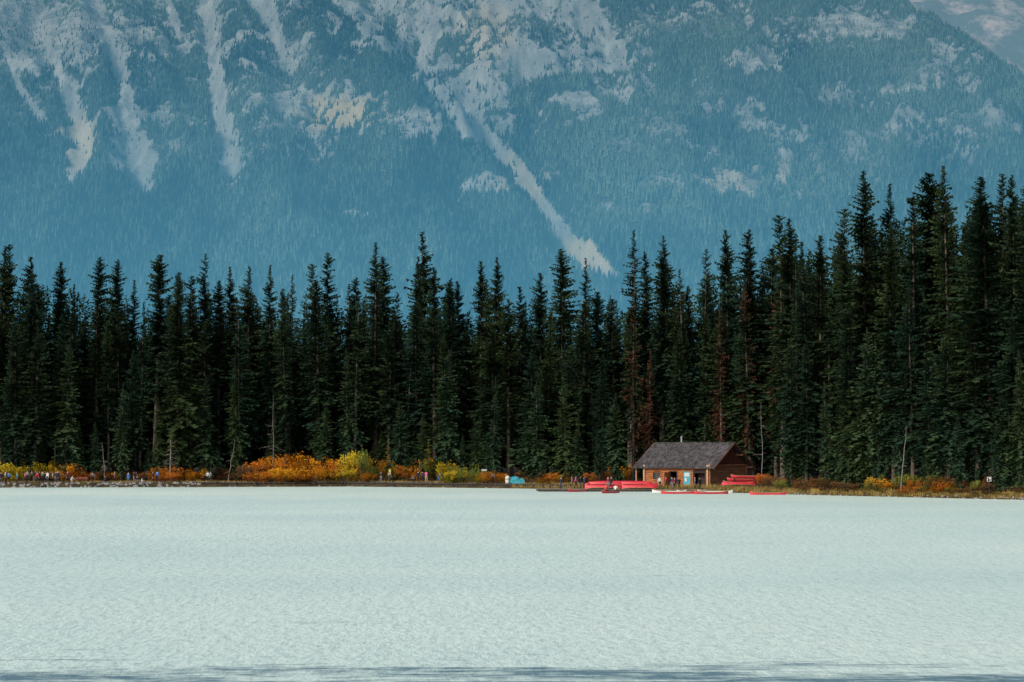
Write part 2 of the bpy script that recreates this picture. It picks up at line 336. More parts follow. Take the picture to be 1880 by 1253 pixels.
def crown_data(seed,H=30.,Rr=2.5,t0=.1,wh=60,per=7,seg=4,gap=.12,p=.5,amp=1.):
    r=random.Random(seed); V=[];Fc=[];Sh=[]
    ph=[r.uniform(0,6.28) for _ in range(8)]
    nb=wh*per
    for i in range(nb):
        if r.random()<gap: continue
        t=min(t0+(1-t0)*(i+r.random())/nb,.994)
        az=r.uniform(0,6.283)
        prof=min(1,(1-t)/.66)**p*min(1,.4+(t-t0)*2.4)*(1-.12*max(0,.5-t))
        mod=1+amp*(.12*math.sin(t*23+ph[0])+.08*math.sin(t*61+ph[1])+.25*math.sin(2*az+ph[2]+t*9)*math.sin(t*17+ph[3])+.16*math.sin(az+ph[4]+t*4))
        Lb=max(.18,(Rr*prof*mod+.05)*r.uniform(.45,1.2))
        if r.random()<.05: Lb*=1.35
        zb=t*H; up=.95*(t-.42)+r.uniform(-.15,.15); dr=(.5-.25*t)+.2*r.random()
        dx,dy=math.cos(az),math.sin(az); sx,sy=-dy,dx
        pts=[]
        for k_ in range(seg+1):
            q=k_/seg; pts.append((dx*Lb*q,dy*Lb*q,zb+Lb*(up*q-dr*q*q+.25*q**3)))
        for k_ in range(seg):
            a=pts[k_];p2=pts[k_+1]; q=(k_+.5)/seg
            wv=(.25*Lb*(1.0-.7*q)+.10)*r.uniform(.6,1.3)
            for sgn in(1,-1):
                b0=len(V); fw=.26*Lb*r.uniform(.4,1.1)
                V.append(a);V.append(p2);V.append((a[0]+sx*sgn*wv+dx*fw,a[1]+sy*sgn*wv+dy*fw,a[2]-wv*r.uniform(.1,.8)))
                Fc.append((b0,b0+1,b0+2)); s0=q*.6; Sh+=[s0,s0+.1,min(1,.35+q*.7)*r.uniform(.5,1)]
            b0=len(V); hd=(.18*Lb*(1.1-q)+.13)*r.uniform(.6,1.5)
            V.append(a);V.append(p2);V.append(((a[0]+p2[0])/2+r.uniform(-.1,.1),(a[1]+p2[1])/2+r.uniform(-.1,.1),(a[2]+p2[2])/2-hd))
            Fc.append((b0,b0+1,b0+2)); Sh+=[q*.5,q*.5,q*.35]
    b0=len(V)
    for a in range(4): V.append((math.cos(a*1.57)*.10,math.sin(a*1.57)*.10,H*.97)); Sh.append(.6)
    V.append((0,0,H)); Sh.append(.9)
    Fc+=[(b0+a,b0+(a+1)%4,b0+4) for a in range(4)]
    return V,Fc,Sh
def crown_mesh(name,mat,**k):
    V,Fc,Sh=crown_data(**k); me=mesh(name,V,Fc,[mat]); a=me.attributes.new('shade','FLOAT','POINT'); a.data.foreach_set('value',Sh); return me
def trunk_mesh(name,mat,H=30.,r0=.33,seed=0):
    r=random.Random(seed); mb=MB(); pts=[(0,0,-.6)]; 
    for i in range(1,9): pts.append((r.uniform(-.06,.06),r.uniform(-.06,.06),H*i/8*.99))
    for i in range(8): mb.cyl(pts[i],pts[i+1],r0*(1-i/8.2)*(1.25 if i==0 else 1),r0*(1-(i+1)/8.2),8,cap=False)
    for i in range(26):
        z=H*r.uniform(.03,.5); a=r.uniform(0,6.28); l=r.uniform(.5,1.6)
        mb.cyl((0,0,z),(math.cos(a)*l,math.sin(a)*l,z-l*r.uniform(-.1,.4)),.04,.015,4,cap=False)
    return mb.mk(name,[mat],True)
VAR=[]
specs=[(.08,84,8,.08,.62,2.8,1),(.16,80,8,.10,.52,2.6,1.2),(.30,72,8,.14,.48,2.5,1.4),(.05,88,8,.06,.8,3.3,.9),(.12,82,8,.1,.65,2.7,1.1),(.38,68,8,.14,.45,2.6,1.5),(.1,76,7,.2,.58,2.9,1.5),(.2,78,8,.1,.75,2.6,1.1),(.14,82,8,.1,.9,3.1,.9),(.25,62,7,.3,.42,2.3,1.7),(.45,60,8,.12,.55,2.7,1.3),(.1,84,8,.1,.95,2.5,1),(.18,70,7,.22,.7,3.0,1.7),(.3,60,7,.3,.8,2.2,1.5)]
NV=len(specs)
for i,(t0,wh,per,gap,shp,rr,am) in enumerate(specs):
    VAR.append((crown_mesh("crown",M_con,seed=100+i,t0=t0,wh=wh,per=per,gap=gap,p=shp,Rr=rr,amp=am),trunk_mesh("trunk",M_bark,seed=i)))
YV=[(crown_mesh("crown",M_young,seed=200+i,t0=.03,wh=56,per=8,gap=.08,p=.9,Rr=rr,amp=1.1),trunk_mesh("trunk",M_bark,seed=20+i)) for i,rr in enumerate((3.8,4.6,3.3))]
RV=[(crown_mesh("crown",M_red,seed=300+i,t0=.15,wh=70,per=7,gap=.2,p=.65,Rr=2.1,amp=1.4),trunk_mesh("trunk",M_bark,seed=30+i)) for i in range(2)]
LV=[(crown_mesh("crown",M_lar,seed=400,t0=.1,wh=30,per=6,gap=.3,p=.8,Rr=4.0),trunk_mesh("trunk",M_bark,seed=40))]
G_tree="tall conifers standing in the lakeshore forest"
ntree=0
def tree(u,vt,s,var,wf=1.0,lab="tall dark green spruce in the lakeshore forest",lean=0,group=G_tree,cat="tree",name="conifer_tree",red=False):
    global ntree
    if 1135<u<1432:
        ms=float(np.interp(u,[1150,1390],[21,29])); s=max(s,ms+(0 if red else R.uniform(2.5,9)))
    x,y=locate(u,s); g=float(gz(x,y)); Ht=P(u,vt,y)[2]-g
    if Ht<1: return
    sc=Ht/30.
    sxy=(sc**.75)*wf
    e=obj(name,None,loc=(x,y,g-.05),label=lab,cat=cat,group=group,rot=(R.uniform(-.025,.025),R.uniform(-.025,.025)+lean,R.uniform(0,6.28)),scale=(sxy,sxy,sc))
    e.empty_display_size=.5
    obj("trunk",var[1],parent=e); obj("crown",var[0],parent=e); ntree+=1
SKY=[(3,452),(22,447),(45,470),(103,480),(128,520),(172,470),(210,475),(240,512),(285,466),(325,498),(375,465),(352,505),(430,488),(452,488),(493,485),(530,502),(570,484),(606,462),(640,520),(690,444),(706,470),(778,424),(762,470),(797,490),(830,510),(848,515),(882,478),(920,470),(960,525),(993,500),(1037,456),(1070,472),(1103,535),(1168,421),(1195,460),(1228,432),(1213,455),(1258,492),(1292,455),(1340,420),(1382,420),(1410,455),(1437,392),(1456,400),(1505,430),(1540,382),(1588,312),(1624,335),(1680,362),(1700,315),(1750,301),(1797,360),(1822,322),(1840,318),(1868,320),(-30,460),(1905,330),(1940,310),(-70,480)]
for i,(u,v) in enumerate(SKY):
    tree(u,v,R.uniform(17,27) if u<1450 else R.uniform(10,20),VAR[R.choice([0,1,2,4,5,6,7,8,9,10,12,13])],R.uniform(.85,1.3))
FR=[(30,585),(65,600),(118,575),(250,640),(325,505),(440,560),(650,545),(715,588),(820,610),(905,600),(975,640),(1045,660),(1105,650),(1245,600),(1300,640),(1480,620),(1560,560),(1640,552),(1675,525),(1740,590),(1793,545),(1860,560),(1705,640),(1590,640),(1452,620)]
for u,v in FR: tree(u,v,R.uniform(9,14) if u<1450 else R.uniform(4,9),VAR[R.choice([0,3,3,4,8,12])],R.uniform(.95,1.25))
gapu=[-100,0,150,400,640,740,1000,1100,1250,1400,1500,1600,1700,1880,2000]; gapv=[535,515,540,540,535,545,553,558,525,485,462,405,385,380,380]
nr=0
while nr<122:
    u=-60+ (nr*17.3+R.uniform(-14,14))%2000; base=np.interp(u,gapu,gapv)
    tree(u,base+R.uniform(-30,170),R.uniform(12,34) if u<1450 else R.uniform(8,30),VAR[R.randrange(NV)],R.uniform(.7,1.45)); nr+=1
YG=[(225,705),(380,690),(600,738),(582,770),(735,735),(775,760),(850,798),(665,820),(1095,795),(1060,760),(985,700),(1515,700),(1550,705),(1610,715),(1475,650),(435,655),(505,760),(1130,720),(1452,780),(1700,800),(1830,770),(1760,760),(20,640),(290,730),(905,690),(1735,600),(700,790),(1650,720),(1245,610),(1355,625),(1870,640),(120,620),(640,640),(820,640),(1040,690),(1180,690),(1590,600)]
for u,v in YG: tree(u,v,R.uniform(8,11) if u<1400 else R.uniform(3.5,7),YV[R.randrange(3)],R.uniform(.75,1.0),lab="younger lighter green spruce at the forest edge",group="younger spruces at the forest edge",name="young_conifer_tree")
for i in range(34):
    u=R.uniform(-30,1910); 
    if 1130<u<1435: continue
    tree(u,R.uniform(740,845),R.uniform(8,16) if u<1400 else R.uniform(4,10),YV[R.randrange(3)],R.uniform(.8,1.1),lab="small spruce sapling growing beneath taller conifers",group="younger spruces at the forest edge",name="young_conifer_tree")
for u,v,s in((1163,538,20.),(1325,568,20),(1376,505,20),(1424,515,20),(1190,640,20)):
    tree(u,v,s,RV[R.randrange(2)],.85,lab="dying conifer with rust brown needles among green spruces",group="dying rust brown conifers",red=True)
for u,v in((714,812),(786,805),(1040,850),(1660,850)): tree(u,v,8.,LV[0],.8,lab="small yellow autumn larch by the shore",group="yellow larches on the shore",name="larch_tree")
print("trees",ntree)
V=[];Fc=[];Sh=[]
LO=[crown_data(seed=500+i,t0=.08,wh=46,per=6,seg=2,gap=.05,p=.65,Rr=3.0) for i in range(5)]
LOn=[(np.array(a),np.array(b),np.array(c_)) for a,b,c_ in LO]
off=0
for i in range(760):
    u=R.uniform(-260,2140); s=R.uniform(24,75)
    if 1120<u<1440: s=max(s,38)
    x,y=locate(u,s)
    base=np.interp(u,gapu,gapv); vt=base+R.uniform(-12,95); g=float(gz(x,y)); Ht=P(u,vt,y)[2]-g
    a,b_,c_=LOn[i%5]; sc=Ht/30; r_=R.uniform(0,6.28); w_=sc**.75*R.uniform(.9,1.25)
    q=np.stack([(a[:,0]*math.cos(r_)-a[:,1]*math.sin(r_))*w_+x,(a[:,0]*math.sin(r_)+a[:,1]*math.cos(r_))*w_+y,a[:,2]*sc+g],-1)
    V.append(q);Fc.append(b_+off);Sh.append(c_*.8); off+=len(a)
V=np.concatenate(V);Fc=np.concatenate(Fc);Sh=np.concatenate(Sh)
obj("forest",trimesh("forest",V,Fc,Sh,'shade',M_con),label="dense dark conifer forest behind the shoreline trees",cat="forest",kind="stuff")
def snag(u,vt,s,lean,lab,br=22,r0=.16):
    x,y=locate(u,s); g=float(gz(x,y)); Ht=P(u,vt,y)[2]-g
    r=random.Random(int(u)); mb=MB(); n=6; pts=[(r.uniform(-.12,.12),r.uniform(-.12,.12),Ht*i/n) for i in range(n+1)]; pts[0]=(0,0,-.5)
    for i in range(n): mb.cyl(pts[i],pts[i+1],r0*(1-i/n*.85),r0*(1-(i+1)/n*.85),7,cap=False)
    e=obj("dead_tree",None,loc=(x,y,g),rot=(0,lean,0),label=lab,cat="tree",group="bare dead trees at the forest edge")
    obj("trunk",mb.mk("trunk",[M_dead],True),parent=e)
    mb=MB()
    for i in range(br):
        t=r.uniform(.3,.97); a=r.uniform(0,6.28); l=(1.1-t)*Ht*.2*r.uniform(.4,1.1)
        p=(0,0,Ht*t); q=(math.cos(a)*l,math.sin(a)*l,Ht*t-l*r.uniform(-.3,.5)); mb.cyl(p,q,.035,.012,4,cap=False)
        for _ in range(3):
            tt=r.uniform(.3,.9); a2=a+r.uniform(-1,1); l2=l*.35; p2=tuple(p[k]+(q[k]-p[k])*tt for k in range(3))
            mb.cyl(p2,(p2[0]+math.cos(a2)*l2,p2[1]+math.sin(a2)*l2,p2[2]-l2*.4),.018,.008,3,cap=False)
    obj("branches",mb.mk("branches",[M_dead]),parent=e)
snag(315,778,7,0,"small bare grey dead tree beside the path",34)
snag(1652,782,2.0,.1,"bare grey trunk leaning over the bank",8,.11)
snag(420,805,7,.15,"thin pale leaning dead trunk by the path",6,.10)
snag(502,725,8,0,"tall thin pale dead trunk",5,.08)
snag(740,625,12,.07,"tall pale leaning dead trunk among spruces",6,.10)
snag(195,812,7,-.1,"short bare dead tree by the path",14,.09)
snag(1398,740,20,0,"slender bare grey trunk near the boathouse",10,.09)

# ---------------- shrubs ----------------
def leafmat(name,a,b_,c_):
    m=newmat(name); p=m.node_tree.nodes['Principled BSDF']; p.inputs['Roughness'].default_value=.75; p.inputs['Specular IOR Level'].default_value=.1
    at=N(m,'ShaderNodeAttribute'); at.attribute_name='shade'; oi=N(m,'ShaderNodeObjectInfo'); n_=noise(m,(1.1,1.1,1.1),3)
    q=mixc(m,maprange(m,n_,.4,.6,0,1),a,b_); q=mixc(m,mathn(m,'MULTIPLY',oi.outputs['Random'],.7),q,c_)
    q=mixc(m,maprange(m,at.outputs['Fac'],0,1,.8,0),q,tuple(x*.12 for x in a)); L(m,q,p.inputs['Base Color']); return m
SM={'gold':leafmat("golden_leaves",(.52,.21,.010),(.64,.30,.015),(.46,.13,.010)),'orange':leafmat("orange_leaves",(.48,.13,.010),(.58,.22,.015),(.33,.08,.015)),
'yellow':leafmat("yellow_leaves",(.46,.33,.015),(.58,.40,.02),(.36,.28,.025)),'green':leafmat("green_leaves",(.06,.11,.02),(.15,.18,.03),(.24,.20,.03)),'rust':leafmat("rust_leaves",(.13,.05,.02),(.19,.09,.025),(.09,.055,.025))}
M_stem=simple("shrub_stem",(.1,.07,.05),.9,.3)
def shrub_me(seed,n=2600):
    r=random.Random(seed); V=[];Fc=[];Sh=[]
    cl=[(r.uniform(-.9,.9),r.uniform(-.9,.9),r.uniform(.12,.9),r.uniform(.12,.34)) for _ in range(26)]
    cl=[c_ for c_ in cl if c_[0]**2*.5+c_[2]**2<1.0]
    for i in range(n):
        cx_,cy_,cz_,cr=r.choice(cl)
        th=r.uniform(0,6.28);ph=math.acos(r.uniform(-1,1)); rr=cr*r.uniform(.5,1.3)**.6
        p=(cx_+rr*math.sin(ph)*math.cos(th),cy_+rr*math.sin(ph)*math.sin(th),max(.02,cz_+rr*math.cos(ph)*1.0))
        s=r.uniform(.022,.048); a=Vector((r.uniform(-1,1),r.uniform(-1,1),r.uniform(-1,1))).normalized(); b_=a.orthogonal().normalized()
        k_=len(V); 
        for q in (a*s,b_*s*.7,-a*s,-b_*s*.7): V.append((p[0]+q.x,p[1]+q.y,p[2]+q.z))
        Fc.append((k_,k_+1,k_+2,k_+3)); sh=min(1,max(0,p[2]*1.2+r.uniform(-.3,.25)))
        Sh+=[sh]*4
    mb=MB()
    for c_ in cl[:14]: mb.cyl((c_[0]*.2,c_[1]*.2,-.1),(c_[0],c_[1],c_[2]),.022,.008,5,cap=False)
    return V,Fc,Sh,mb
SD=[shrub_me(i) for i in range(6)]
SMESH={}
for k_ in SM:
    for i in range(6):
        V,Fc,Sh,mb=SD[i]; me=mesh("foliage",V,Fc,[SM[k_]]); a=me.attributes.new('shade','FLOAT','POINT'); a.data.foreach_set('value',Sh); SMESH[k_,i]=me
STM=[SD[i][3].mk("stems",[M_stem]) for i in range(6)]
LBL={'gold':"golden orange autumn shrub on the lakeshore",'orange':"bright orange autumn shrub beside the path",'yellow':"yellow autumn shrub on the shore",'green':"yellow green leafy shrub on the shore",'rust':"low rust brown shrub at the forest edge"}
def shrub(u,vtop,wpx,s,k_):
    x,y=locate(u,s); g=float(gz(x,y)); Ht=P(u,vtop,y)[2]-g
    if Ht<.35: Ht=R.uniform(.35,.8)
    i=R.randrange(6); wd=wpx/F*y/2
    e=obj("shrub",None,loc=(x,y,g-.02),rot=(0,0,R.uniform(0,6.28)),scale=(wd,wd,Ht*.86),label=LBL[k_],cat="bush",group="autumn shrubs along the shore")
    obj("stems",STM[i],parent=e); obj("foliage",SMESH[k_,i],parent=e)
for a in [(15,844,60,9,'yellow'),(40,850,40,9,'yellow'),(-20,850,60,9,'gold'),(85,844,50,10,'yellow'),(118,848,50,10,'gold'),(140,856,40,9,'orange'),
 (300,854,45,8,'orange'),(330,853,50,9,'orange'),(360,858,40,9,'gold'),(265,862,40,9,'rust'),(345,866,40,7,'gold'),(312,866,40,6,'orange'),
 (455,850,60,7,'rust'),(480,840,60,8,'orange'),(515,838,65,8,'gold'),(545,833,75,9,'gold'),(580,835,70,8,'gold'),(520,856,80,3.6,'gold'),(565,853,80,3.6,'gold'),(605,843,60,6,'orange'),(490,865,60,3.6,'orange'),(545,866,60,3,'orange'),
 (640,829,60,7,'yellow'),(660,834,50,8,'gold'),(632,856,50,4,'yellow'),(668,824,28,6,'green'),(672,866,40,3.5,'gold'),(700,855,50,8,'green'),(720,842,50,10,'gold'),(738,845,40,10,'yellow'),
 (752,850,45,9,'orange'),(775,838,45,10,'gold'),(795,842,45,10,'green'),(822,848,50,7,'yellow'),(850,852,60,6,'green'),(835,862,50,5,'yellow'),(880,862,40,6,'green'),(900,866,55,3.6,'gold'),(885,872,40,3.2,'yellow'),(915,866,40,6,'gold'),
 (970,868,50,8,'rust'),(1000,866,50,9,'rust'),(1030,868,50,9,'orange'),(985,874,50,6,'rust'),(1060,866,40,10,'rust'),(1015,875,60,6,'gold'),
 (1125,855,40,22,'orange'),(1145,848,45,24,'gold'),(1160,850,35,24,'orange'),(1100,866,40,14,'rust'),(1402,866,30,14,'orange'),(1415,870,30,12,'rust'),(1440,876,40,7,'rust')]: shrub(*a)
for i in range(80):
    u=R.uniform(1430,1900); shrub(u,R.uniform(866,898)+(u-1430)*.012,R.uniform(18,60),R.uniform(2.5,10),R.choice(['rust','rust','rust','rust','rust','orange','green','green','gold' if i%3==0 else 'rust']))
for i in range(30):
    u=R.choice([R.uniform(150,290),R.uniform(370,450),R.uniform(930,1100),R.uniform(0,900)]); shrub(u,R.uniform(858,872),R.uniform(20,50),R.uniform(9,14),R.choice(['rust','rust','green','orange']))
V=[];Fc=[]
for i in range(20000):
    u=R.uniform(940,1920) if i%4 else R.uniform(-40,940); s=R.uniform(.3,4.5) if u>940 else R.uniform(3.5,7)
    y=330.
    for _ in range(5): x=(u-940)/F*y; y=float(np.interp(x,shx,shy))+s
    V.append((x,y));
VA=np.array(V); GZ=gz(VA[:,0],VA[:,1]); V=[]
for (x,y),z in zip(VA,GZ):
    h=R.uniform(.15,.55); a=R.uniform(0,6.28); w_=.04; l=R.uniform(-.15,.15); k_=len(V)
    V+= [(x-w_*math.cos(a),y-w_*math.sin(a),z-.05),(x+w_*math.cos(a),y+w_*math.sin(a),z-.05),(x+l,y+l*.5,z+h)]; Fc.append((k_,k_+1,k_+2))
mgr=simple("dry_grass",(.26,.18,.05),.9,.55,.4,coord='pos')
obj("grass",mesh("grass",V,Fc,[mgr]),label="dry yellow grass along the bank",cat="grass",kind="stuff")

# ---------------- rocks ----------------
mr=simple("grey_shore_stone",(.20,.19,.18),.9,.35,1.5,bump=.5)
RK=[]
for i in range(6):
    bm=bmesh.new(); bmesh.ops.create_icosphere(bm,subdivisions=2,radius=1); r=random.Random(i)
    pl=[(Vector((r.uniform(-1,1),r.uniform(-1,1),r.uniform(-1,1))).normalized(),r.uniform(.55,.85)) for _ in range(9)]
    for v in bm.verts:
        for nn,dd in pl:
            e=v.co.dot(nn)-dd
            if e>0: v.co-=nn*e
        v.co*=r.uniform(.94,1.04)
    me=bpy.data.meshes.new("shore_rock"); bm.to_mesh(me); bm.free(); me.materials.append(mr); RK.append(me)
for i in range(260):
    if i<180: u=R.uniform(-60,370); s=R.uniform(-.5,3.0)
    elif i<210: u=R.uniform(370,960); s=R.uniform(-.8,.3)
    else: u=R.uniform(1440,1900); s=R.uniform(-.6,.8)
    x,y=locate(u,s); k_=R.uniform(.2,.42)*(1 if i<180 else .6)
    obj("shore_rock",RK[i%6],loc=(x,y,max(0,float(gz(x,y)))+k_*.15),rot=(R.uniform(-.4,.4),R.uniform(-.4,.4),R.uniform(0,6)),scale=(k_*1.3,k_,k_*.7),
        label="grey angular boulder at the waterline",cat="rock",group="boulders lining the shore")
# ---------------- retaining wall & dock ----------------
mwood=simple("dark_wet_timber",(.05,.04,.035),.8,.4,1,(.6,3,6),.4); mdock=simple("weathered_dock_planks",(.24,.20,.15),.85,.35,1,(4,.5,4),.3)
mb=MB()
pts=[locate(u,1.4) for u in np.arange(362,1052,6.0)]
for (x0,y0),(x1,y1) in zip(pts[:-1],pts[1:]):
    for k_ in range(3):
        z=-.15+k_*.32; mb.cyl((x0,y0+.02*k_,z+.14),(x1,y1+.02*k_,z+.14),.15,.15,8)
for x0,y0 in pts[::6]: mb.cyl((x0,y0-.2,-.5),(x0,y0-.2,.95),.11,.1,8)
obj("retaining_wall",mb.mk("retaining_wall",[mwood],True),label="low dark log retaining wall edging the lake",cat="wall")
def dock(u0,u1,yd,w_,lab):
    d=yd; x0=(u0-940)/F*d; x1=(u1-940)/F*d; mb=MB(); x=x0
    while x<x1: mb.box((x,d,.30),(min(x+.17,x1),d+w_,.36+R.uniform(0,.012))); x+=.19
    e=obj("dock",None,label=lab,cat="dock"); obj("deck",mb.mk("deck",[mdock]),parent=e)
    for ya_ in((-.06,-.003),(w_+.003,w_+.06)):
        mb=MB(); mb.box((x0,d+ya_[0],.12),(x1,d+ya_[1],.34)); obj("beam",mb.mk("beam",[mwood]),parent=e)
    x=x0+.5
    while x<x1:
        for yy in(d+.3,d+w_-.3): mb=MB(); mb.cyl((x,yy,-1.5),(x,yy,.29),.1,n=8); obj("post",mb.mk("post",[mwood]),parent=e)
        x+=2.4
    return e
dock(985,1206,321,7.0,"long weathered plank dock holding rows of red canoes")
dock(1206.5,1345,316.5,4.2,"plank dock in front of the log boathouse")

# ---------------- canoes ----------------
mred=simple("red_canoe_hull",(.56,.035,.05),.45,.2,1,spec=.4); mwh=simple("white_canoe_hull",(.6,.6,.57),.4,.08,1,spec=.4); mtrim=simple("ash_trim",(.4,.26,.14),.6,.2,2); mblk=simple("dark_seat",(.05,.04,.035),.7,.2)
def canoe_parts(hm):
    n=20; Lc=5.2; m_=8; V=[];Fc=[]
    def sec(t,inset):
        b_=max(.0,(1-abs(t)**2.4))**.8*.44-inset; b_=max(b_,.012); sh=.38+.22*abs(t)**4; kl=.10*abs(t)**5
        o=[]
        for j in range(m_+1):
            a=math.pi*j/m_; yy=-math.cos(a)*b_; zz=sh-(sh-kl-inset)*max(0,math.sin(a))**.55; o.append((t*Lc/2*(1-(.02*(zz-sh)/-.4 if abs(t)>.9 else 0)),yy,zz))
        return o
    for side,ins in((0,0),(1,.02)):
        k0=len(V)
        for i in range(n+1): V+=sec(-1+2*i/n,ins)
        for i in range(n):
            for j in range(m_):
                a=k0+i*(m_+1)+j; q=(a,a+1,a+m_+2,a+m_+1); Fc.append(q if side==0 else q[::-1])
    hull=mesh("hull",V,Fc,[hm],True)
    mb=MB()
    for sg in(0,m_):
        pr=None
        for i in range(n+1):
            p=sec(-1+2*i/n,0)[sg]
            if pr: mb.cyl(pr,p,.026,n=6)
            pr=p
    gun=mb.mk("gunwale",[mtrim],True)
    mb=MB(); mb.box((-.12,-.33,.27),(.12,.33,.30)); seat=mb.mk("seat",[mblk])
    mb=MB(); mb.cyl((0,-.42,.37),(0,.42,.37),.025,n=6); thw=mb.mk("thwart",[mtrim])
    return hull,gun,seat,thw
CR=canoe_parts(mred); CW=canoe_parts(mwh)
def canoe(x,y,z,rz,parts,lab,flip=False,group="rental canoes at the boathouse",roll=0):
    e=obj("canoe",None,loc=(x,y,z+(.62 if flip else 0)),rot=(math.pi+roll if flip else roll,0,rz),label=lab,cat="canoe",group=group)
    obj("hull",parts[0],parent=e); obj("gunwale",parts[1],parent=e)
    obj("seat",parts[2],parent=e,loc=(-1.5,0,0),scale=(1,.75,1)); obj("seat",parts[2],parent=e,loc=(1.35,0,0),scale=(1,.8,1)); obj("thwart",parts[3],parent=e)
def XU(u,d): return (u-940)/F*d
for j in range(6):
    for cx_ in (XU(1108,324),XU(1172,324)):
        canoe(cx_+R.uniform(-.5,.5),321.8+j*1.0,.37+.05*j,R.uniform(-.08,.08),CR,"upturned red canoe stored on the dock",True)
for j in range(3):
    canoe(XU(1110,324)+.5*j,323.3+j*1.0,.90+.02*j,R.uniform(-.08,.08),CR,"upturned red canoe stacked on other canoes",True)
    canoe(XU(1165,324)-.3*j,323.3+j*1.0,.90+.02*j,R.uniform(-.08,.08),CR,"upturned red canoe stacked on other canoes",True)
rx,ry=XU(1364,320.5),320.5; g0=float(gz(rx,ry))
mb=MB()
for dx in(-1.5,1.5):
    for dy in(-.6,.6): mb.box((dx-.05,dy-.05,-.3),(dx+.05,dy+.05,1.15))
    for z in(.15,.62,1.08): mb.box((dx-.047,-.65,z-.08),(dx+.047,.65,z-.003))
obj("canoe_rack",mb.mk("canoe_rack",[mwood]),loc=(rx,ry,g0),label="low timber rack holding red canoes beside boathouse",cat="rack")
for z,o,a in((.15,-.5,-.05),(.62,.1,.06),(1.08,.7,-.03)):
    canoe(rx+o,ry,g0+z,a,CR,"red canoe resting on a timber rack",False)
canoe(rx-.9,ry-1.9,g0-.05,.15,CR,"upturned red canoe lying on the bank",True)
def fl(u,v,parts,rz,lab): d=CH*F/(v-830); canoe(XU(u,d),d,-.1,rz,parts,lab,False,"canoes floating on the lake")
fl(1062,903,CR,.9,"red canoe moored beside the dock"); fl(1121,905.5,CR,1.0,"red canoe carrying two paddlers near the dock")
fl(1245,906.8,CR,.12,"red canoe floating beside the boathouse dock"); fl(1228,904.8,CW,-.3,"white canoe moored at the boathouse dock"); fl(1270,905.2,CW,.45,"white canoe moored at the boathouse dock"); fl(1312,905.0,CW,-.2,"white canoe moored at the boathouse dock");fl(1305,907.2,CR,.25,"red canoe floating beside the boathouse dock")
fl(1409,908.5,CR,.05,"single red canoe floating near the bank")

# ---------------- boathouse ----------------
TH=math.radians(-42)
bx,by=30.0,324.0; bz=.72
BH=obj("boathouse",None,loc=(bx,by,bz),rot=(0,0,TH),label="brown log boathouse with steep shingled gable roof",cat="boathouse")
mlog=simple("orange_brown_logs",(.32,.115,.04),.7,.4,1,(.8,4,4),.3); mlogd=simple("weathered_brown_logs",(.40,.20,.12),.8,.4,1,(4,.8,4),.3)
mgab=simple("dark_red_brown_boards",(.16,.055,.04),.8,.35,1,(8,8,.6),.2); mend=simple("cut_log_ends",(.45,.30,.17),.8,.25,4)
mfr=simple("dark_frame_paint",(.03,.02,.018),.6,.2); mteal=simple("turquoise_board",(.05,.32,.38),.6,.12,2); mgl=simple("dark_window_glass",(.02,.025,.03),.1,.2,spec=.8); mwp=simple("white_paint",(.5,.5,.48),.7,.08)
mcon=simple("grey_concrete",(.25,.24,.22),.9,.2)
msh=newmat("weathered_shingles"); p=msh.node_tree.nodes['Principled BSDF']; p.inputs['Roughness'].default_value=.9; p.inputs['Specular IOR Level'].default_value=.12
tc=N(msh,'ShaderNodeTexCoord'); mpn=N(msh,'ShaderNodeMapping'); mpn.inputs['Scale'].default_value=(4,2.0,2.0); L(msh,tc.outputs['Object'],mpn.inputs[0]); vo=N(msh,'ShaderNodeTexVoronoi'); vo.inputs['Scale'].default_value=1; L(msh,mpn.outputs[0],vo.inputs['Vector'])
hs=N(msh,'ShaderNodeSeparateColor'); L(msh,vo.outputs['Color'],hs.inputs[0])
c=mixc(msh,hs.outputs[0],(.024,.022,.023),(.105,.098,.10)); n_=noise(msh,(.7,.7,.7),4,'obj'); c=mixc(msh,maprange(msh,n_,.45,.65,0,.6),c,(.036,.034,.03)); L(msh,c,p.inputs['Base Color'])
LX=12.3; WY=9.6; HW=3.12; r_=.15
def logwall(name,axis,fixed,a0,a1,opens,mat,par=BH,ext=.35):
    mb=MB(); nrow=int(HW/(2*r_*.92))
    for i in range(nrow):
        z=r_+i*(HW/nrow)
        iv=[(a0-ext,a1+ext)]
        for (o0,o1,z0,z1) in opens:
            if z0<z+r_*.5 and z-r_*.5<z1:
                nv=[]
                for s0,s1 in iv:
                    if o1<=s0 or o0>=s1: nv.append((s0,s1)); continue
                    if o0>s0: nv.append((s0,o0))
                    if o1<s1: nv.append((o1,s1))
                iv=nv
        zz=z+(0 if axis=='x' else .13)
        for s0,s1 in iv:
            p,q=((s0,fixed,zz),(s1,fixed,zz)) if axis=='x' else ((fixed,s0,zz),(fixed,s1,zz))
            mb.cyl(p,q,r_,n=10); mb.m[-2:]=[1,1]
    return obj(name,mb.mk(name,[mat,mend]),parent=par)
ops=[(-2.7,-.55,0,2.35),(-4.75,-3.35,.25,2.3),(-7.4,-6.0,0,2.2),(-10.6,-9.2,1.0,2.1)]
logwall("front_wall",'x',0,-LX,0,ops,mlog); logwall("back_wall",'x',WY,-LX,0,[],mlog); logwall("side_wall",'y',0,0,WY,[],mlogd); logwall("side_wall",'y',-LX,0,WY,[],mlogd)
def part(name,fn,mats,parent=BH,smooth=False,label=None):
    mb=MB(); fn(mb); o=obj(name,mb.mk(name,mats,smooth),parent=parent)
    if label:o['label']=label
    return o
part("floor",lambda m:m.box((-LX-.2,-.2,-.6),(.2,WY+.2,.02)),[mcon])
